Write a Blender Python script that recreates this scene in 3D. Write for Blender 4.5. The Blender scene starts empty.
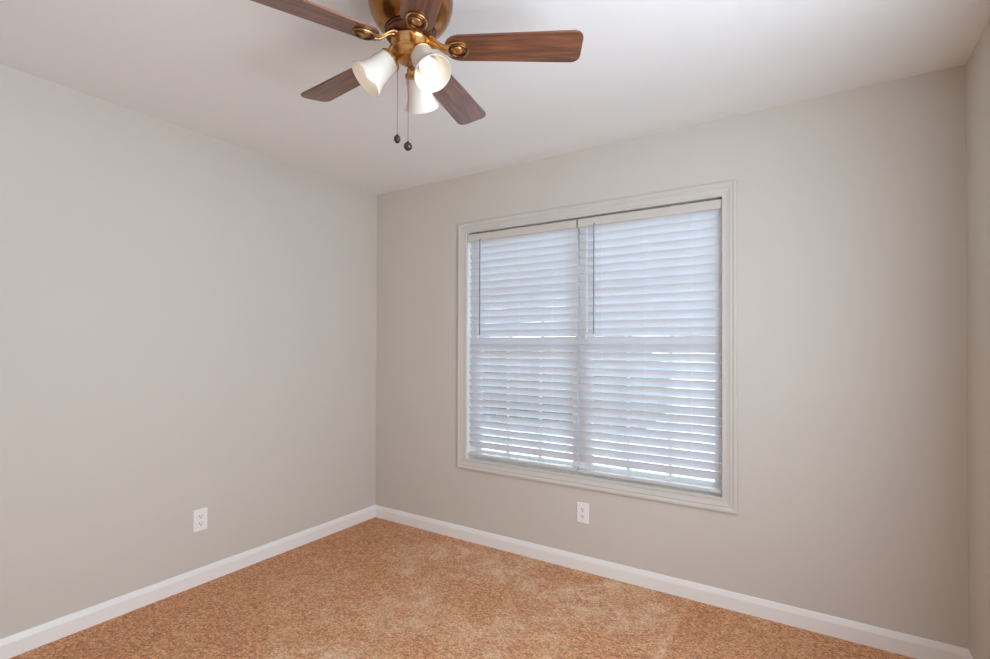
import bpy, bmesh, math, random
from mathutils import Vector, Matrix
random.seed(7)
C = bpy.context.scene.collection
S = bpy.context.scene
PI = math.pi
rad = math.radians

# ------------------------------------------------------------------ camera
XL, XR, YF, YB, H = -2.815, 0.510, -0.62, 2.729, 2.44      # room: left, right, rear, window wall, ceiling
cam_d = bpy.data.cameras.new('camera')
cam = bpy.data.objects.new('camera', cam_d)
C.objects.link(cam)
yaw, pitch, roll = 0.5691, 0.0094, 0.0037
fw = Vector((-math.sin(yaw)*math.cos(pitch), math.cos(yaw)*math.cos(pitch), math.sin(pitch)))
r0 = Vector((math.cos(yaw), math.sin(yaw), 0))
u0 = r0.cross(fw)
cr = r0*math.cos(roll) + u0*math.sin(roll)
cu = -r0*math.sin(roll) + u0*math.cos(roll)
m3 = Matrix((cr, cu, -fw)).transposed()
cam.matrix_world = Matrix.Translation((0, 0, 1.294)) @ m3.to_4x4()
cam_d.sensor_width = 36.0
cam_d.lens = 502.5/990*36
cam_d.shift_y = 11.6/990
cam_d.clip_start = 0.02
S.camera = cam

# ------------------------------------------------------------------ render look
S.view_settings.view_transform = 'Standard'
S.view_settings.look = 'None'
S.view_settings.gamma = 1
S.view_settings.use_curve_mapping = False
S.view_settings.exposure = 0.0
S.cycles.use_denoising = True
S.cycles.max_bounces = 14
S.cycles.diffuse_bounces = 8
S.cycles.transparent_max_bounces = 16
S.cycles.sample_clamp_indirect = 6.0
S.cycles.caustics_reflective = False
S.cycles.caustics_refractive = False

# ------------------------------------------------------------------ light
SKY = 8.0
SIDE = 53.0
BULB = 2.3
w = bpy.data.worlds.new('sky')
S.world = w
w.use_nodes = True
nt = w.node_tree
nt.nodes.clear()
tc = nt.nodes.new('ShaderNodeTexCoord')
sp = nt.nodes.new('ShaderNodeSeparateXYZ')
rp = nt.nodes.new('ShaderNodeValToRGB')
bg = nt.nodes.new('ShaderNodeBackground')
wo = nt.nodes.new('ShaderNodeOutputWorld')
nt.links.new(tc.outputs['Generated'], sp.inputs[0])
nt.links.new(sp.outputs['Z'], rp.inputs[0])
nt.links.new(rp.outputs[0], bg.inputs[0])
nt.links.new(bg.outputs[0], wo.inputs[0])
rp.color_ramp.elements[0].position = 0.0
rp.color_ramp.elements[0].color = (0.88, 0.94, 1.0, 1)
rp.color_ramp.elements[1].position = 0.7
rp.color_ramp.elements[1].color = (0.55, 0.72, 1.0, 1)
bg.inputs[1].default_value = SKY

def area_light(name, loc, aim, sx, sy, power, color):
    d = bpy.data.lights.new(name, 'AREA')
    d.shape = 'RECTANGLE'
    d.size, d.size_y = sx, sy
    d.energy = power
    d.color = color
    o = bpy.data.objects.new(name, d)
    C.objects.link(o)
    o.location = loc
    o.rotation_euler = (Vector(aim) - Vector(loc)).to_track_quat('-Z', 'Y').to_euler()
    return o
side = area_light('side_fill', (XR - 0.004, 0.84, 1.42), (-5, 0.84, 1.42), 1.56, 1.46, SIDE, (0.85, 1.0, 1.17))  # added fill light flat against the right wall, out of view
portal = area_light('window_portal', (-1.18, YB + 0.30, 1.295), (-1.18, -5, 1.295), 1.7, 1.6, 1, (1, 1, 1))
portal.data.cycles.is_portal = True

# ------------------------------------------------------------------ materials
def srgb(r, g, b):
    f = lambda c: (c/255/12.92 if c/255 <= 0.04045 else ((c/255+0.055)/1.055)**2.4)
    return (f(r), f(g), f(b), 1)

def mat(name, col, rough=0.6, metal=0.0, spec=0.5, coat=0.0, bump=None, vary=None):
    m = bpy.data.materials.new(name)
    m.use_nodes = True
    n = m.node_tree.nodes
    L = m.node_tree.links
    b = n['Principled BSDF']
    b.inputs['Base Color'].default_value = col
    b.inputs['Roughness'].default_value = rough
    b.inputs['Metallic'].default_value = metal
    b.inputs['Specular IOR Level'].default_value = spec
    b.inputs['Coat Weight'].default_value = coat
    t = n.new('ShaderNodeTexCoord')
    if vary:                                   # (scale, amount): gentle mottling of the paint or metal itself
        q = n.new('ShaderNodeTexNoise')
        q.inputs['Scale'].default_value = vary[0]
        q.inputs['Detail'].default_value = 4
        L.new(t.outputs['Object'], q.inputs['Vector'])
        mr = n.new('ShaderNodeMapRange')
        mr.inputs['From Min'].default_value = 0.3
        mr.inputs['From Max'].default_value = 0.7
        mr.inputs['To Min'].default_value = 1 - vary[1]
        mr.inputs['To Max'].default_value = 1 + vary[1]
        L.new(q.outputs['Fac'], mr.inputs['Value'])
        mx = n.new('ShaderNodeVectorMath')
        mx.operation = 'SCALE'
        mx.inputs[0].default_value = col[:3]
        L.new(mr.outputs[0], mx.inputs['Scale'])
        L.new(mx.outputs[0], b.inputs['Base Color'])
    if bump:                                   # (scale, strength, distance)
        q = n.new('ShaderNodeTexNoise')
        q.inputs['Scale'].default_value = bump[0]
        q.inputs['Detail'].default_value = 3
        L.new(t.outputs['Object'], q.inputs['Vector'])
        bp = n.new('ShaderNodeBump')
        bp.inputs['Strength'].default_value = bump[1]
        bp.inputs['Distance'].default_value = bump[2]
        L.new(q.outputs['Fac'], bp.inputs['Height'])
        L.new(bp.outputs[0], b.inputs['Normal'])
    return m

M = {}
M['wall'] = mat('wall_paint', (0.63, 0.585, 0.525, 1), 0.75, spec=0.25, bump=(160, 0.12, 0.002), vary=(1.2, 0.012))
M['ceil'] = mat('ceiling_paint', (0.845, 0.845, 0.835, 1), 0.85, spec=0.2, bump=(120, 0.12, 0.002))
M['trim'] = mat('white_trim_paint', (0.88, 0.865, 0.835, 1), 0.35, vary=(6, 0.012))
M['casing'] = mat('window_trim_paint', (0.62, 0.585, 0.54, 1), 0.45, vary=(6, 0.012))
M['vinyl'] = mat('white_vinyl', (0.82, 0.83, 0.84, 1), 0.4, vary=(8, 0.01))
M['plate'] = mat('white_plastic', (0.88, 0.865, 0.84, 1), 0.35, vary=(30, 0.01))
M['slot'] = mat('dark_slot', (0.03, 0.028, 0.026, 1), 0.7, vary=(40, 0.1))
M['bronze'] = mat('antique_bronze', (0.34, 0.155, 0.052, 1), 0.22, metal=1.0, vary=(14, 0.25))
M['brass'] = mat('antique_brass', (0.60, 0.335, 0.125, 1), 0.30, metal=1.0, vary=(22, 0.2))
M['darkbronze'] = mat('dark_bronze', (0.15, 0.075, 0.04, 1), 0.35, metal=1.0, vary=(20, 0.25))
M['chain'] = mat('chain_metal', (0.35, 0.29, 0.22, 1), 0.4, metal=1.0, vary=(60, 0.1))
M['knob'] = mat('knob_wood', (0.035, 0.02, 0.012, 1), 0.35, coat=0.1, vary=(80, 0.3))
M['cord'] = mat('white_cord', (0.86, 0.86, 0.86, 1), 0.8, vary=(60, 0.05))
M['wand'] = mat('clear_grey_wand', (0.22, 0.22, 0.25, 1), 0.2, vary=(30, 0.05))
M['rail'] = mat('blind_rail', (0.62, 0.58, 0.53, 1), 0.45, vary=(10, 0.02))

def slat_material():
    m = bpy.data.materials.new('blind_slat')
    m.use_nodes = True
    n, L = m.node_tree.nodes, m.node_tree.links
    out = n['Material Output']
    b = n['Principled BSDF']
    b.inputs['Base Color'].default_value = (0.76, 0.77, 0.78, 1)
    b.inputs['Roughness'].default_value = 0.4
    tr = n.new('ShaderNodeBsdfTranslucent')
    tr.inputs['Color'].default_value = (0.84, 0.87, 0.92, 1)
    mx = n.new('ShaderNodeMixShader')
    mx.inputs[0].default_value = 0.27
    q = n.new('ShaderNodeTexNoise'); q.inputs['Scale'].default_value = 9
    t = n.new('ShaderNodeTexCoord'); L.new(t.outputs['Object'], q.inputs['Vector'])
    bp = n.new('ShaderNodeBump'); bp.inputs['Strength'].default_value = 0.1; bp.inputs['Distance'].default_value = 0.003
    L.new(q.outputs['Fac'], bp.inputs['Height']); L.new(bp.outputs[0], b.inputs['Normal'])
    L.new(b.outputs[0], mx.inputs[1]); L.new(tr.outputs[0], mx.inputs[2]); L.new(mx.outputs[0], out.inputs[0])
    return m
M['slat'] = slat_material()

def glass_material():
    m = bpy.data.materials.new('window_glass')
    m.use_nodes = True
    n, L = m.node_tree.nodes, m.node_tree.links
    n.remove(n['Principled BSDF'])
    out = n['Material Output']
    tr = n.new('ShaderNodeBsdfTransparent'); tr.inputs[0].default_value = (0.93, 0.95, 0.95, 1)
    gl = n.new('ShaderNodeBsdfGlossy'); gl.inputs['Roughness'].default_value = 0.02
    fr = n.new('ShaderNodeFresnel'); fr.inputs['IOR'].default_value = 1.45
    mx = n.new('ShaderNodeMixShader')
    L.new(fr.outputs[0], mx.inputs[0]); L.new(tr.outputs[0], mx.inputs[1]); L.new(gl.outputs[0], mx.inputs[2])
    L.new(mx.outputs[0], out.inputs[0])
    return m
M['glass'] = glass_material()

def shade_material():
    m = bpy.data.materials.new('frosted_glass_shade')
    m.use_nodes = True
    n, L = m.node_tree.nodes, m.node_tree.links
    out = n['Material Output']
    b = n['Principled BSDF']
    b.inputs['Base Color'].default_value = (0.80, 0.74, 0.66, 1)
    b.inputs['Roughness'].default_value = 0.22
    tr = n.new('ShaderNodeBsdfTranslucent')
    tr.inputs['Color'].default_value = (0.80, 0.74, 0.66, 1)
    q = n.new('ShaderNodeTexNoise'); q.inputs['Scale'].default_value = 22; q.inputs['Detail'].default_value = 3
    t = n.new('ShaderNodeTexCoord'); L.new(t.outputs['Object'], q.inputs['Vector'])
    mr = n.new('ShaderNodeMapRange'); mr.inputs['To Min'].default_value = 0.09; mr.inputs['To Max'].default_value = 0.17
    L.new(q.outputs['Fac'], mr.inputs['Value'])
    mx = n.new('ShaderNodeMixShader')
    L.new(mr.outputs[0], mx.inputs[0]); L.new(b.outputs[0], mx.inputs[1]); L.new(tr.outputs[0], mx.inputs[2])
    L.new(mx.outputs[0], out.inputs[0])
    return m
M['shade'] = shade_material()

def bulb_material():
    m = bpy.data.materials.new('lit_bulb')
    m.use_nodes = True
    n, L = m.node_tree.nodes, m.node_tree.links
    n.remove(n['Principled BSDF'])
    e = n.new('ShaderNodeEmission')
    e.inputs[0].default_value = (1.0, 0.93, 0.84, 1)
    e.inputs[1].default_value = BULB
    L.new(e.outputs[0], n['Material Output'].inputs[0])
    return m
M['bulb'] = bulb_material()

def wood_material():
    m = bpy.data.materials.new('walnut_blade')
    m.use_nodes = True
    n, L = m.node_tree.nodes, m.node_tree.links
    b = n['Principled BSDF']
    t = n.new('ShaderNodeTexCoord')
    mp = n.new('ShaderNodeMapping'); mp.inputs['Scale'].default_value = (2.2, 26, 26)
    L.new(t.outputs['Object'], mp.inputs[0])
    q = n.new('ShaderNodeTexNoise'); q.inputs['Scale'].default_value = 2.4; q.inputs['Detail'].default_value = 7; q.inputs['Distortion'].default_value = 0.6
    L.new(mp.outputs[0], q.inputs['Vector'])
    r = n.new('ShaderNodeValToRGB')
    e = r.color_ramp.elements
    e[0].position = 0.28; e[0].color = (0.045, 0.016, 0.008, 1)
    e[1].position = 0.75; e[1].color = (0.26, 0.088, 0.033, 1)
    k = e.new(0.5); k.color = (0.145, 0.048, 0.019, 1)
    L.new(q.outputs['Fac'], r.inputs[0]); L.new(r.outputs[0], b.inputs['Base Color'])
    b.inputs['Roughness'].default_value = 0.36
    b.inputs['Specular IOR Level'].default_value = 0.6
    b.inputs['Coat Weight'].default_value = 0.45
    b.inputs['Coat Roughness'].default_value = 0.2
    return m
M['wood'] = wood_material()

def carpet_material():
    m = bpy.data.materials.new('tan_frieze_carpet')
    m.use_nodes = True
    n, L = m.node_tree.nodes, m.node_tree.links
    b = n['Principled BSDF']
    b.inputs['Roughness'].default_value = 0.95
    b.inputs['Specular IOR Level'].default_value = 0.1
    b.inputs['Sheen Weight'].default_value = 0.15
    b.inputs['Sheen Roughness'].default_value = 0.6
    t = n.new('ShaderNodeTexCoord')
    def noise(scale, detail, rough=0.5, dist=0.0):
        q = n.new('ShaderNodeTexNoise')
        q.inputs['Scale'].default_value = scale; q.inputs['Detail'].default_value = detail
        q.inputs['Roughness'].default_value = rough; q.inputs['Distortion'].default_value = dist
        L.new(t.outputs['Object'], q.inputs['Vector'])
        return q
    def tufts(scale):
        v = n.new('ShaderNodeTexVoronoi'); v.inputs['Scale'].default_value = scale
        L.new(t.outputs['Object'], v.inputs['Vector'])
        return v
    v1, v2 = tufts(125), tufts(260)
    cloud = noise(38, 3, 0.6)
    def mth(op, a, b_):
        q = n.new('ShaderNodeMath'); q.operation = op
        for k, x in enumerate((a, b_)):
            if isinstance(x, (int, float)): q.inputs[k].default_value = x
            else: L.new(x, q.inputs[k])
        q.inputs[2].default_value = 0.25
        return q.outputs[0]
    s1, s2 = n.new('ShaderNodeSeparateColor'), n.new('ShaderNodeSeparateColor')
    L.new(v1.outputs['Color'], s1.inputs[0]); L.new(v2.outputs['Color'], s2.inputs[0])
    mixv = mth('ADD', mth('ADD', mth('MULTIPLY', s1.outputs[0], 0.36), mth('MULTIPLY', s2.outputs[0], 0.26)), mth('MULTIPLY', cloud.outputs['Fac'], 0.38))
    ramp = n.new('ShaderNodeValToRGB')
    e = ramp.color_ramp.elements
    e[0].position = 0.16; e[0].color = (0.17, 0.048, 0.012, 1)
    e[1].position = 0.84; e[1].color = (0.97, 0.52, 0.25, 1)
    k = e.new(0.46); k.color = (0.58, 0.225, 0.080, 1)
    L.new(mixv, ramp.inputs[0])
    # lighter brushed patches of pile, trodden the other way
    big = noise(2.6, 3, 0.55, 0.3)
    bm_ = n.new('ShaderNodeMapRange'); bm_.inputs['From Min'].default_value = 0.42; bm_.inputs['From Max'].default_value = 0.62
    L.new(big.outputs['Fac'], bm_.inputs['Value'])
    mid = noise(11, 4, 0.6, 0.4)
    mm_ = n.new('ShaderNodeMapRange'); mm_.inputs['From Min'].default_value = 0.35; mm_.inputs['From Max'].default_value = 0.62
    L.new(mid.outputs['Fac'], mm_.inputs['Value'])
    mul = n.new('ShaderNodeMath'); mul.operation = 'MULTIPLY'
    L.new(bm_.outputs[0], mul.inputs[0]); L.new(mm_.outputs[0], mul.inputs[1])
    sc = n.new('ShaderNodeMath'); sc.operation = 'MULTIPLY'; sc.inputs[1].default_value = 0.80
    # the vacuumed swath: starts a little off the left wall, ends at a straight pass line
    sx = n.new('ShaderNodeSeparateXYZ'); L.new(t.outputs['Object'], sx.inputs[0])
    def ramp_x(a, b_):
        q = n.new('ShaderNodeMapRange'); q.interpolation_type = 'SMOOTHSTEP'
        q.inputs['From Min'].default_value = a; q.inputs['From Max'].default_value = b_
        L.new(sx.outputs['X'], q.inputs['Value'])
        return q.outputs[0]
    swath = mth('MULTIPLY', mth('MULTIPLY_ADD', ramp_x(-2.55, -1.7), 0.75), mth('SUBTRACT', 1.0, mth('MULTIPLY', ramp_x(-0.56, -0.53), 0.7)))
    seam = mth('MULTIPLY', mth('MULTIPLY', ramp_x(-0.575, -0.556), mth('SUBTRACT', 1.0, ramp_x(-0.552, -0.536))), 0.3)
    L.new(mth('ADD', mth('MULTIPLY', mth('ADD', mth('MULTIPLY', mul.outputs[0], 1.15), 0.16), swath), seam), sc.inputs[0])
    sc.use_clamp = True
    pale = n.new('ShaderNodeValToRGB')
    e = pale.color_ramp.elements
    e[0].position = 0.14; e[0].color = (0.55, 0.26, 0.12, 1)
    e[1].position = 0.80; e[1].color = (1.0, 0.72, 0.46, 1)
    L.new(mixv, pale.inputs[0])
    mx = n.new('ShaderNodeMix'); mx.data_type = 'RGBA'
    L.new(sc.outputs[0], mx.inputs['Factor']); L.new(ramp.outputs[0], mx.inputs['A']); L.new(pale.outputs[0], mx.inputs['B'])
    L.new(mx.outputs['Result'], b.inputs['Base Color'])
    bp = n.new('ShaderNodeBump'); bp.inputs['Strength'].default_value = 0.8; bp.inputs['Distance'].default_value = 0.008
    L.new(v1.outputs['Distance'], bp.inputs['Height']); bp.invert = True; L.new(bp.outputs[0], b.inputs['Normal'])
    return m
M['carpet'] = carpet_material()
M['lawn'] = mat('pale_gravel', (0.45, 0.44, 0.41, 1), 0.9, vary=(3, 0.15))
M['leaf'] = mat('hedge_leaf', (0.055, 0.085, 0.035, 1), 0.7, vary=(5, 0.4))

# ------------------------------------------------------------------ mesh helpers
def box(bm, x0, x1, y0, y1, z0, z1, bev=0.0, rot=None):
    vs = [bm.verts.new((x, y, z)) for x in (x0, x1) for y in (y0, y1) for z in (z0, z1)]
    f = [(0, 1, 3, 2), (4, 6, 7, 5), (0, 4, 5, 1), (2, 3, 7, 6), (0, 2, 6, 4), (1, 5, 7, 3)]
    fs = [bm.faces.new([vs[i] for i in q]) for q in f]
    if bev > 0:
        es = list({e for q in fs for e in q.edges})
        bmesh.ops.bevel(bm, geom=es, offset=bev, segments=2, profile=0.5, affect='EDGES')

def lathe(bm, prof, seg=48, closed=False, mtx=None):
    rings = []
    for r, z in prof:
        if r < 1e-6:
            rings.append([bm.verts.new((0, 0, z))])
        else:
            rings.append([bm.verts.new((r*math.cos(2*PI*k/seg), r*math.sin(2*PI*k/seg), z)) for k in range(seg)])
    pairs = list(zip(rings, rings[1:] + ([rings[0]] if closed else [])))
    if not closed: pairs = pairs[:len(rings)-1]
    for a, b in pairs:
        for k in range(seg):
            q = [a[k % len(a)], a[(k+1) % len(a)], b[(k+1) % len(b)], b[k % len(b)]]
            q = list(dict.fromkeys(q))
            if len(q) >= 3:
                try: bm.faces.new(q)
                except ValueError: pass
    if mtx:
        bmesh.ops.transform(bm, matrix=mtx, verts=[v for r in rings for v in r])

def tube(bm, pts, radius, seg=8, cap=True):
    pts = [Vector(p) for p in pts]
    rings = []
    for i, p in enumerate(pts):
        d = (pts[min(i+1, len(pts)-1)] - pts[max(i-1, 0)]).normalized()
        ref = Vector((0, 0, 1)) if abs(d.z) < 0.9 else Vector((1, 0, 0))
        s = d.cross(ref).normalized()
        t = s.cross(d)
        rr = radius[i] if isinstance(radius, (list, tuple)) else radius
        rings.append([bm.verts.new(p + (s*math.cos(2*PI*k/seg) + t*math.sin(2*PI*k/seg))*rr) for k in range(seg)])
    for a, b in zip(rings, rings[1:]):
        for k in range(seg):
            bm.faces.new((a[k], a[(k+1) % seg], b[(k+1) % seg], b[k]))
    if cap:
        bm.faces.new(rings[0][::-1]); bm.faces.new(rings[-1])

def extrude_outline(bm, pts, z0, z1, mtx=None, bev=0.0):
    lo = [bm.verts.new((x, y, z0)) for x, y in pts]
    hi = [bm.verts.new((x, y, z1)) for x, y in pts]
    f0 = bm.faces.new(lo[::-1]); f1 = bm.faces.new(hi)
    n = len(pts)
    for k in range(n):
        bm.faces.new((lo[k], lo[(k+1) % n], hi[(k+1) % n], hi[k]))
    if bev:
        es = list(f0.edges) + list(f1.edges)
        r = bmesh.ops.bevel(bm, geom=es, offset=bev, segments=2, profile=0.5, affect='EDGES')
    if mtx:
        bmesh.ops.transform(bm, matrix=mtx, verts=bm.verts[:])

def sweep_rect(bm, x0, x1, z0, z1, y, prof):
    """picture-frame moulding: prof = (outward offset, projection into the room) swept with mitred corners round a rectangle"""
    loops = []
    for o, d in prof:
        loops.append([bm.verts.new(p) for p in ((x0-o, y-d, z0-o), (x1+o, y-d, z0-o), (x1+o, y-d, z1+o), (x0-o, y-d, z1+o))])
    for a, b in zip(loops, loops[1:] + loops[:1]):
        for k in range(4):
            bm.faces.new((a[k], a[(k+1) % 4], b[(k+1) % 4], b[k]))

def obj(name, bm, m, parent=None, smooth=False, loc=None):
    bmesh.ops.recalc_face_normals(bm, faces=bm.faces[:])
    me = bpy.data.meshes.new(name)
    bm.to_mesh(me); bm.free()
    if smooth:
        for p in me.polygons: p.use_smooth = True
        me.set_sharp_from_angle(angle=rad(smooth if smooth is not True else 40))
    me.materials.append(m)
    o = bpy.data.objects.new(name, me)
    C.objects.link(o)
    if loc: o.location = loc
    if parent: o.parent = parent
    return o

def structure(name, bm, m, parent=None, **k):
    o = obj(name, bm, m, parent, **k)
    o['kind'] = 'structure'
    return o

def thing(name, label, cat, loc=(0, 0, 0), group=None):
    o = bpy.data.objects.new(name, None)
    o.empty_display_size = 0.1
    C.objects.link(o)
    o.location = loc
    o['label'] = label; o['category'] = cat
    if group: o['group'] = group
    return o

# ------------------------------------------------------------------ room shell
T = 0.15
OX0, OX1, OZ0, OZ1 = -1.985, -0.378, 0.525, 2.064       # hole in the window wall
b = bmesh.new(); box(b, XL-T, XR+T, YF-T, YB+T, -0.12, 0); structure('floor', b, M['carpet'])
b = bmesh.new(); box(b, XL-T, XR+T, YF-T, YB+T, H, H+0.12); structure('ceiling', b, M['ceil'])
b = bmesh.new(); box(b, XL-T, XL, YF-T, YB+T, 0, H); structure('wall_left', b, M['wall'])
SY0, SY1, SZ0, SZ1 = 0.05, 1.63, 0.68, 2.16            # casing bounds round the added fill light; the wall stays solid
b = bmesh.new(); box(b, XR, XR+T, YF-T, YB+T, 0, H); structure('wall_right', b, M['wall'])
b = bmesh.new()
box(b, XL, OX0, YB, YB+T, 0, H); box(b, OX1, XR, YB, YB+T, 0, H)
box(b, OX0, OX1, YB, YB+T, 0, OZ0); box(b, OX0, OX1, YB, YB+T, OZ1, H)
structure('wall_back', b, M['wall'])
b = bmesh.new(); box(b, XL, XR, YF-T, YF, 0, H); structure('wall_front', b, M['wall'])

# baseboards: flat face with an eased, stepped top
BB = [(0, 0), (0.013, 0), (0.013, 0.062), (0.0105, 0.070), (0.0095, 0.074), (0.006, 0.084), (0.003, 0.087), (0, 0.087)]
def baseboard(name, p0, p1, inward):
    bm = bmesh.new()
    p0, p1, n = Vector((*p0, 0)), Vector((*p1, 0)), Vector((*inward, 0))
    d = (p1-p0).normalized()
    rings = []
    for end, s in ((p0, 1), (p1, -1)):
        rings.append([bm.verts.new(end + n*t + d*s*t + Vector((0, 0, z))) for t, z in BB])   # mitred into the corners
    k = len(BB)
    for i in range(k):
        bm.faces.new((rings[0][i], rings[0][(i+1) % k], rings[1][(i+1) % k], rings[1][i]))
    bm.faces.new(rings[0]); bm.faces.new(rings[1][::-1])
    structure(name, bm, M['trim'])
baseboard('baseboard_left', (XL, YF), (XL, YB), (1, 0))
baseboard('baseboard_back', (XL, YB), (XR, YB), (0, -1))
baseboard('baseboard_right', (XR, YB), (XR, YF), (-1, 0))
baseboard('baseboard_front', (XR, YF), (XL, YF), (0, 1))

# ------------------------------------------------------------------ window
win = bpy.data.objects.new('window_1', None); C.objects.link(win)
win.location = (-1.18, YB, OZ0); win['kind'] = 'structure'
def wpart(name, bm, m, parent=win, **k):
    bmesh.ops.translate(bm, verts=bm.verts[:], vec=-Vector((-1.18, YB, OZ0)))
    o = obj(name, bm, m, parent, **k)
    o['kind'] = 'structure'
    return o
IX0, IX1, IZ0, IZ1 = -1.970, -0.393, 0.540, 2.049       # inside of the jamb liner
b = bmesh.new()
box(b, OX0, IX0, YB, YB+T, OZ0, OZ1); box(b, IX1, OX1, YB, YB+T, OZ0, OZ1)
box(b, IX0, IX1, YB, YB+T, OZ0, IZ0); box(b, IX0, IX1, YB, YB+T, IZ1, OZ1)
wpart('jamb', b, M['trim'])
b = bmesh.new()
CP = [(0.0, 0.0), (0.0, 0.010), (0.003, 0.0125), (0.012, 0.0125), (0.015, 0.0095), (0.022, 0.0105), (0.034, 0.0135),
      (0.040, 0.0165), (0.044, 0.0140), (0.048, 0.0145), (0.056, 0.0190), (0.066, 0.0190), (0.069, 0.0165), (0.069, 0.0)]
sweep_rect(b, IX0+0.004, IX1-0.004, IZ0+0.004, IZ1-0.004, YB, CP)
wpart('casing', b, M['casing'])
MX0, MX1 = -1.206, -1.156                                # mullion between the two units
b = bmesh.new()
y0, y1 = YB+0.085, YB+T+0.01
FW = 0.018
box(b, IX0, IX0+FW, y0, y1, IZ0, IZ1); box(b, IX1-FW, IX1, y0, y1, IZ0, IZ1)
box(b, IX0+FW, IX1-FW, y0, y1, IZ0, IZ0+FW); box(b, IX0+FW, IX1-FW, y0, y1, IZ1-FW, IZ1)
box(b, MX0, MX1, y0-0.005, y1, IZ0+FW, IZ1-FW)
wpart('window_frame', b, M['vinyl'])
ZM = 1.300
def sash(x0, x1, z0, z1, yc, cols):
    bm = bmesh.new()
    h, rw = 0.014, 0.034
    box(bm, x0, x0+rw, yc-h, yc+h, z0, z1); box(bm, x1-rw, x1, yc-h, yc+h, z0, z1)
    box(bm, x0+rw, x1-rw, yc-h, yc+h, z0, z0+rw); box(bm, x0+rw, x1-rw, yc-h, yc+h, z1-rw, z1)
    s = wpart('sash', bm, M['vinyl'])
    bm = bmesh.new()
    mz = (z0+z1)/2
    for x in cols: box(bm, x-0.008, x+0.008, yc-0.006, yc+0.006, z0+rw, z1-rw)
    xs = [x0+rw] + [c for q in cols for c in (q-0.008, q+0.008)] + [x1-rw]
    for a, c in zip(xs[::2], xs[1::2]): box(bm, a, c, yc-0.006, yc+0.006, mz-0.008, mz+0.008)
    g = wpart('muntins', bm, M['vinyl'], None); g.parent = s
    bm = bmesh.new()
    box(bm, x0+rw, x1-rw, yc+0.007, yc+0.010, z0+rw, z1-rw)
    g = wpart('glass_pane', bm, M['glass'], None); g.parent = s
for x0, x1, cols in ((IX0+FW, MX0, (-1.707, -1.468)), (MX1, IX1-FW, (-0.906, -0.672))):
    sash(x0, x1, ZM-0.021, IZ1-FW, YB+0.132, cols)
    sash(x0, x1, IZ0+FW, ZM+0.021, YB+0.102, cols)

fill_frame = bpy.data.objects.new('fill_light_frame', None); C.objects.link(fill_frame)  # casing only, made up to dress the added fill light; no opening behind
fill_frame.location = (XR, (SY0+SY1)/2, SZ0); fill_frame['kind'] = 'structure'
def fill_part(name, bm, m):
    bmesh.ops.translate(bm, verts=bm.verts[:], vec=-Vector(fill_frame.location))
    o = obj(name, bm, m, fill_frame); o['kind'] = 'structure'
b = bmesh.new()
sweep_rect(b, -SY1, -SY0, SZ0, SZ1, 0, CP)
bmesh.ops.transform(b, matrix=Matrix.Translation((XR, 0, 0)) @ Matrix.Rotation(rad(-90), 4, 'Z'), verts=b.verts[:])
fill_part('casing', b, M['casing'])
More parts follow.
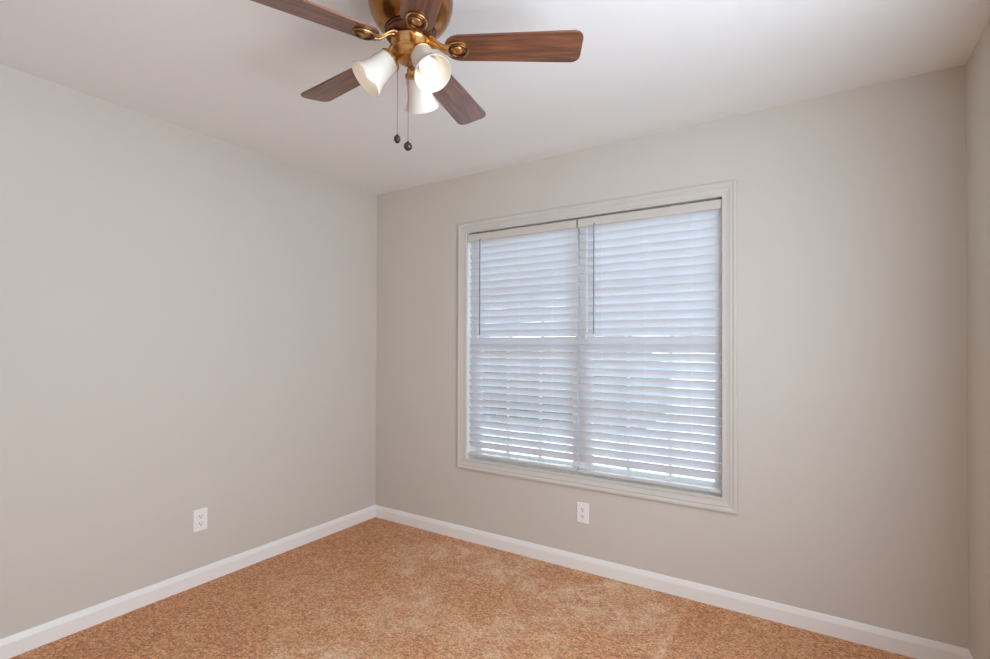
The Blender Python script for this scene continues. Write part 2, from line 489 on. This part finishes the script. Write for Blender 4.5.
# ------------------------------------------------------------------ blinds
SY = YB + 0.034                                          # middle of the slats
def blind(x0, x1, zbot, wand_x, nub_x, cords, label, tilt):
    base = Vector(((x0+x1)/2, SY, zbot))
    t = thing('window_blind', label, 'blind', base, 'white slatted blinds in the window')
    def part(name, bm, m, parent=t, **k):
        bmesh.ops.translate(bm, verts=bm.verts[:], vec=-base)
        return obj(name, bm, m, parent, **k)
    ZT = 2.041
    b = bmesh.new(); box(b, x0+0.004, x1-0.004, YB+0.010, YB+0.062, ZT-0.045, ZT-0.002, 0.001); part('headrail', b, M['rail'])
    b = bmesh.new(); box(b, x0, x1, YB+0.002, YB+0.008, ZT-0.052, ZT-0.006, 0.0015); part('valance', b, M['rail'])
    # slats, each a slightly bowed board, rotated so the room edge stands high
    b = bmesh.new()
    pitch = 0.0460
    z = ZT - 0.070
    W2, TH = 0.0255, 0.0015
    k = 0
    while z > zbot + 0.040:
        th = -tilt - rad(5.5)*max(0.0, 1 - (z - zbot)/0.55) + rad(random.uniform(-1.2, 1.2))
        dz = random.uniform(-0.0008, 0.0008)
        sec = []
        for s in (-1, -0.5, 0, 0.5, 1):
            sec.append((s*W2, 0.0012*(1-s*s)+TH))
        for s in (1, 0.5, 0, -0.5, -1):
            sec.append((s*W2, 0.0012*(1-s*s)-TH))
        ct, st = math.cos(th), math.sin(th)
        nseg = 6
        rows = []
        for i in range(nseg+1):
            x = x0+0.003 + (x1-x0-0.006)*i/nseg
            wob = 0.0006*math.sin(i*1.9+k*0.7)
            # local (a along the slat width towards the room, h up): room edge raised
            rows.append([b.verts.new((x, SY - (a*ct + h*st), z + dz + wob - a*st + h*ct)) for a, h in sec])
        n = len(sec)
        for r1, r2 in zip(rows, rows[1:]):
            for j in range(n): b.faces.new((r1[j], r1[(j+1) % n], r2[(j+1) % n], r2[j]))
        b.faces.new(rows[0][::-1]); b.faces.new(rows[-1])
        z -= pitch; k += 1
    part('slats', b, M['slat'], smooth=50)
    b = bmesh.new(); box(b, x0+0.002, x1-0.002, SY-0.025, SY+0.025, zbot, zbot+0.018, 0.004); part('bottom_rail', b, M['rail'])
    for cx in cords:                                     # ladder cords before and behind the slats
        b = bmesh.new()
        for yy in (SY-0.0195, SY+0.0195):
            tube(b, [(cx, yy, zbot+0.012), (cx, yy, ZT-0.04)], 0.0007, 6)
        part('ladder_cord', b, M['cord'])
    b = bmesh.new()
    tube(b, [(wand_x, YB-0.003, 1.362), (wand_x, YB-0.003, 1.99), (wand_x, YB+0.002, 2.0)], 0.0038, 8)
    part('tilt_wand', b, M['wand'], smooth=True)
    b = bmesh.new()
    tube(b, [(nub_x, YB+0.001, 1.36), (nub_x, YB+0.001, 1.99)], 0.0010, 6)
    tube(b, [(nub_x+0.006, YB+0.001, 1.40), (nub_x+0.006, YB+0.001, 1.99)], 0.0010, 6)
    lc = part('lift_cord', b, M['cord'])
    b = bmesh.new()
    for dx, zz in ((0, 1.335), (0.006, 1.375)):
        lathe(b, [(0, 0.03), (0.002, 0.03), (0.0045, 0.012), (0.005, 0.002), (0, 0)], 10, mtx=Matrix.Translation((nub_x+dx, YB+0.001, zz)))
    g = part('cord_tassel', b, M['cord'], None, smooth=True); g.parent = lc
    return t
blind(-1.9645, -1.1850, 0.562, -1.865, -1.884, (-1.80, -1.575, -1.345), 'white slatted blind covering the left half of the window', rad(57.5))
blind(-1.1770, -0.3990, 0.556, -1.074, -1.122, (-1.03, -0.786, -0.545), 'white slatted blind covering the right half of the window', rad(60.0))

# ------------------------------------------------------------------ outlets
def outlet(origin, right, normal, label):
    """duplex receptacle: right = along the wall, normal = into the room"""
    rx, nx = Vector(right), Vector(normal)
    mtx = Matrix((rx, -nx, Vector((0, 0, 1)))).transposed().to_4x4()
    t = thing('wall_outlet', label, 'outlet', origin, 'duplex wall outlets')
    t.rotation_euler = mtx.to_euler()
    b = bmesh.new(); box(b, -0.037, 0.037, -0.006, 0.0, -0.0585, 0.0585, 0.003); obj('cover_plate', b, M['plate'], t)
    for zc in (0.0195, -0.0195):
        b = bmesh.new()
        pts = []
        for k in range(24):
            a = 2*PI*k/24
            pts.append((0.0172*math.cos(a), max(-0.0125, min(0.0125, 0.0172*math.sin(a)))))
        extrude_outline(b, pts, 0.006, 0.0085, Matrix.Translation((0, 0, zc)) @ Matrix.Rotation(rad(90), 4, 'X'))
        s = obj('receptacle', b, M['plate'], t)
        b = bmesh.new()
        box(b, -0.0078, -0.0052, -0.0090, -0.0084, zc-0.001, zc+0.008)
        box(b, 0.0052, 0.0078, -0.0090, -0.0084, zc-0.0005, zc+0.007)
        g = obj('slots', b, M['slot'], s)
        b = bmesh.new()
        lathe(b, [(0, 0.0084), (0.003, 0.0084), (0.003, 0.0090), (0, 0.0090)], 14, mtx=Matrix.Translation((0, 0, zc-0.0075)) @ Matrix.Rotation(rad(90), 4, 'X'))
        g = obj('ground_hole', b, M['slot'], s)
    b = bmesh.new()
    lathe(b, [(0, 0.0058), (0.0032, 0.0058), (0.0030, 0.0072), (0, 0.0076)], 14, mtx=Matrix.Rotation(rad(90), 4, 'X'))
    obj('screw', b, M['plate'], t)
    return t
outlet((XL, 1.4423, 0.346), (0, 1, 0), (1, 0, 0), 'white duplex outlet low on the left wall')
outlet((-1.1367, YB, 0.332), (1, 0, 0), (0, -1, 0), 'white duplex outlet on the back wall under the window')

# ------------------------------------------------------------------ ceiling fan
FX, FY = -1.065, 1.1695
ZB = 2.2175
fan = thing('ceiling_fan', 'bronze five-blade ceiling fan with three frosted lamp shades', 'ceiling fan', (FX, FY, H))
def fp(name, bm, m, parent=fan, mtx=None, **k):           # fan coordinates: z measured from the ceiling
    o = obj(name, bm, m, parent, **k)
    if mtx is not None: o.matrix_local = mtx
    return o
Z = lambda z: z - H
b = bmesh.new()
lathe(b, [(0, Z(2.44)), (0.108, Z(2.44)), (0.118, Z(2.434)), (0.121, Z(2.425)), (0.120, Z(2.415)), (0.126, Z(2.408)), (0.131, Z(2.392)), (0.132, Z(2.370)),
          (0.130, Z(2.350)), (0.125, Z(2.330)), (0.117, Z(2.312)), (0.106, Z(2.296)), (0.093, Z(2.284)), (0.082, Z(2.277)), (0.080, Z(2.274)), (0, Z(2.274))], 64)
fp('motor_housing', b, M['bronze'], smooth=35)
b = bmesh.new()
lathe(b, [(0, Z(2.2745)), (0.074, Z(2.2745)), (0.077, Z(2.271)), (0.076, Z(2.267)), (0.072, Z(2.265)), (0.072, Z(2.260)), (0.075, Z(2.257)), (0.075, Z(2.252)), (0.070, Z(2.248)), (0.062, Z(2.245)), (0, Z(2.245))], 56)
fp('rotor', b, M['darkbronze'], smooth=35)
b = bmesh.new()
lathe(b, [(0, Z(2.2455)), (0.058, Z(2.2455)), (0.060, Z(2.240)), (0.057, Z(2.236)), (0.055, Z(2.230)), (0.055, Z(2.214)), (0.0575, Z(2.211)), (0.0575, Z(2.207)), (0.054, Z(2.204)),
          (0.050, Z(2.196)), (0.045, Z(2.186)), (0.036, Z(2.180)), (0.018, Z(2.177)), (0, Z(2.1765))], 56)
fp('switch_housing', b, M['brass'], smooth=35)
b = bmesh.new()
lathe(b, [(0, Z(2.178)), (0.010, Z(2.178)), (0.007, Z(2.172)), (0.0045, Z(2.166)), (0.0045, Z(2.160)), (0.009, Z(2.156)), (0.0115, Z(2.150)), (0.010, Z(2.143)), (0.005, Z(2.139)), (0.003, Z(2.136)), (0, Z(2.1355))], 24)
fp('finial', b, M['brass'], smooth=50)

# blades and their irons
R_TIP, R_ROOT = 0.532, 0.106
def blade_outline():
    pts = []
    wr, wt = 0.050, 0.0615
    for k in range(13):                                   # rounded root
        a = PI/2 + PI*k/12
        pts.append((R_ROOT+0.045 + 0.045*math.cos(a), wr*math.sin(a)))
    cr_ = 0.026
    for k in range(7):
        a = -PI/2 + PI/2*k/6
        pts.append((R_TIP-cr_ + cr_*math.cos(a), -wt+cr_ + cr_*math.sin(a)))
    for k in range(7):
        a = PI/2*k/6
        pts.append((R_TIP-cr_ + cr_*math.cos(a), wt-cr_ + cr_*math.sin(a)))
    return pts
def iron_outline():
    up = [(0.056, 0.026), (0.068, 0.022), (0.080, 0.0175), (0.094, 0.0150), (0.106, 0.0165), (0.118, 0.0225), (0.130, 0.0275), (0.142, 0.0315),
          (0.154, 0.0320), (0.165, 0.0290), (0.174, 0.0225), (0.180, 0.0130), (0.182, 0.0)]
    return up + [(x, -y) for x, y in up[-2::-1]]
b = bmesh.new(); extrude_outline(b, blade_outline(), 0.0, 0.006, bev=0.0015)
blade_me = obj('blade', b, M['wood'])
b = bmesh.new()
extrude_outline(b, iron_outline(), -0.006, -0.0005, bev=0.0015)
tube(b, [(0.060, 0, -0.004), (0.070, 0, -0.005), (0.080, 0, -0.0065), (0.090, 0, -0.007), (0.100, 0, -0.0065), (0.116, 0, -0.0055)], [0.009, 0.0075, 0.0065, 0.0055, 0.005, 0.004], 12)
for v in b.verts:                                         # the arm climbs from the blade to the rotor
    q = max(0.0, min(1.0, (0.112 - v.co.x)/0.048))
    v.co.z += 0.030*q*q*(3-2*q)
iron_me = obj('blade_iron', b, M['brass'], smooth=40)
b = bmesh.new()                                           # raised oval loop on the iron
loop = [(0.149 + 0.0265*math.cos(2*PI*k/36), 0.0235*math.sin(2*PI*k/36), -0.0075) for k in range(36)]
rings = []
for k in range(36):
    a = 2*PI*k/36
    c = Vector(loop[k]); o_ = Vector((math.cos(a), math.sin(a), 0))
    rings.append([b.verts.new(c + o_*0.0042*math.cos(q*PI/4) + Vector((0, 0, 0.0042*math.sin(q*PI/4)))) for q in range(8)])
for k in range(36):
    for q in range(8):
        b.faces.new((rings[k][q], rings[(k+1) % 36][q], rings[(k+1) % 36][(q+1) % 8], rings[k][(q+1) % 8]))
loop_me = obj('medallion_ring', b, M['darkbronze'], smooth=60)
b = bmesh.new()
lathe(b, [(0, -0.0115), (0.006, -0.011), (0.013, -0.009), (0.017, -0.0055), (0.017, -0.004), (0, -0.004)], 28, mtx=Matrix.Translation((0.148, 0, 0)))
dome_me = obj('medallion', b, M['brass'], smooth=60)
A0 = 31.1
BT = rad(-11.2)
for k in range(5):
    ang = rad(A0 + 72*k)
    rot = Matrix.Rotation(ang, 4, 'Z') @ Matrix.Translation((0, 0, Z(ZB))) @ Matrix.Rotation(BT, 4, 'X')
    if k == 0: bl, ir, lp, dm = blade_me, iron_me, loop_me, dome_me
    else: bl, ir, lp, dm = blade_me.copy(), iron_me.copy(), loop_me.copy(), dome_me.copy()
    if k:
        for o in (bl, ir, lp, dm): C.objects.link(o)
    for o in (bl, ir): o.parent = fan
    for o in (lp, dm): o.parent = ir
    bl.matrix_local = rot
    ir.matrix_local = rot

# lamp arms, shades, bulbs
neck_r, neck_z, rim_r, rim_z = 0.060, 2.176, 0.135, 2.100
ax = math.atan2(rim_r-neck_r, neck_z-rim_z)               # tilt outwards from straight down
SL = math.hypot(rim_r-neck_r, neck_z-rim_z)
prof_out = [(0.026, 0.0), (0.033, 0.004), (0.036, 0.012), (0.0375, 0.026), (0.0385, 0.042), (0.0405, 0.060), (0.0445, 0.078), (0.050, 0.092), (0.0555, 0.101), (0.0575, SL)]
prof_in = [(r-0.003, z+(0.003 if i == 0 else 0)) for i, (r, z) in enumerate(prof_out)]
prof_in[-1] = (0.0548, SL+0.0005)
b = bmesh.new()
lathe(b, [(r, -z) for r, z in prof_out] + [(0.0562, -SL-0.002)] + [(r, -z) for r, z in prof_in[::-1]], 48, closed=True)
shade0 = obj('lamp_shade', b, M['shade'], smooth=60)
b = bmesh.new()
lathe(b, [(0, 0.020), (0.008, 0.020), (0.013, 0.014), (0.022, 0.008), (0.0285, 0.003), (0.0345, 0.0005), (0.0365, -0.003), (0.0365, -0.009), (0.034, -0.010), (0.0335, 0.0), (0.016, 0.002), (0.015, -0.030), (0, -0.030)], 40)
sock0 = obj('lamp_socket', b, M['brass'], smooth=40)
b = bmesh.new()
lathe(b, [(0.0125, -0.028), (0.0135, -0.036), (0.018, -0.046), (0.0235, -0.056), (0.0265, -0.067), (0.0255, -0.078), (0.020, -0.087), (0.011, -0.0925), (0, -0.094)], 32)
bulb0 = obj('light_bulb', b, M['bulb'], smooth=80)
for k in range(3):
    a = rad((231.0, 344.0, 115.0)[k])
    mtx = Matrix.Rotation(a, 4, 'Z') @ Matrix.Translation((neck_r, 0, Z(neck_z))) @ Matrix.Rotation(-(ax - (rad(8) if k == 1 else 0)), 4, 'Y')
    if k == 0: sh, so, bu = shade0, sock0, bulb0
    else:
        sh, so, bu = shade0.copy(), sock0.copy(), bulb0.copy()
        for o in (sh, so, bu): C.objects.link(o)
    for o in (sh, so): o.parent = fan; o.matrix_local = mtx
    bu.parent = sh
    b = bmesh.new()
    e = Vector((math.cos(a), math.sin(a), 0))
    d = Vector((math.cos(a)*math.sin(ax), math.sin(a)*math.sin(ax), -math.cos(ax)))
    top = e*neck_r + Vector((0, 0, Z(neck_z))) - d*0.016
    tube(b, [e*0.034 + Vector((0, 0, Z(2.196))), e*0.044 + Vector((0, 0, Z(2.194))), top], [0.010, 0.009, 0.009], 12)
    fp('lamp_arm', b, M['brass'], smooth=60)

# pull chains, beaded, with turned knobs
def pull_chain(x, y, ztop, zbot, label, tall):
    b = bmesh.new()
    z = Z(ztop)
    tube(b, [(x, y, z), (x, y, Z(zbot))], 0.0008, 6)
    while z > Z(zbot):
        bmesh.ops.create_icosphere(b, subdivisions=1, radius=0.0016, matrix=Matrix.Translation((x, y, z)))
        z -= 0.0055
    c = fp('pull_chain', b, M['chain'])
    b = bmesh.new()
    s = tall
    lathe(b, [(0, 0.004), (0.003, 0.003), (0.004, 0.0), (0.009, -0.003), (0.0122, -0.008), (0.013, -0.0125), (0.0122, -0.017), (0.009, -0.022), (0.004, -0.025), (0, -0.0255)], 24,
          mtx=Matrix.Translation((x, y, Z(zbot))) @ Matrix.Diagonal((s, s, 1, 1)))
    fp('pull_knob', b, M['knob'], c, smooth=60)
cr2 = Vector((math.cos(yaw), math.sin(yaw)))
ck2 = Vector((math.sin(yaw), -math.cos(yaw)))             # towards the doorway
p = cr2*-0.038 + ck2*0.010
pull_chain(p.x, p.y, 2.200, 1.945, None, 0.8)
p = cr2*0.000 + ck2*0.036
pull_chain(p.x, p.y, 2.190, 1.912, None, 1.0)

# ------------------------------------------------------------------ outside
b = bmesh.new(); box(b, -40, 40, YB+T+0.3, 90, -0.75, -0.6); structure('ground', b, M['lawn'])
rnd = random.Random(3)
b = bmesh.new()
for k in range(9):                                        # clipped row of shrubs beyond the gravel
    c = Vector((-9.5 + k*0.75 + rnd.uniform(-.1, .1), 11 + rnd.uniform(-.2, .2), 0.35))
    r = bmesh.ops.create_icosphere(b, subdivisions=4, radius=1.0, matrix=Matrix.Translation(c) @ Matrix.Diagonal((0.75, 0.7, 1.0 + rnd.uniform(-.1, .1), 1)))
    for v in r['verts']:
        v.co += (v.co - c)*rnd.uniform(-.12, .12)
for k in range(1600):
    t_ = rnd.uniform(0, 1); x = -10 + 6.6*t_; an = rnd.uniform(0, PI)
    p = Vector((x, 11 - 0.72*math.sin(an) + rnd.uniform(-.1, .1), 0.35 + 1.0*math.cos(an)))
    u = Vector((rnd.uniform(-1, 1), rnd.uniform(-1, 1), rnd.uniform(-1, 1))).normalized()*0.06
    w_ = u.orthogonal().normalized()*0.035
    b.faces.new([b.verts.new(q) for q in (p-u, p-w_, p+u, p+w_)])
hd = obj('hedge', b, M['leaf'])
hd['label'] = 'dark green hedge outdoors, glimpsed between the slats of the window'; hd['category'] = 'hedge'
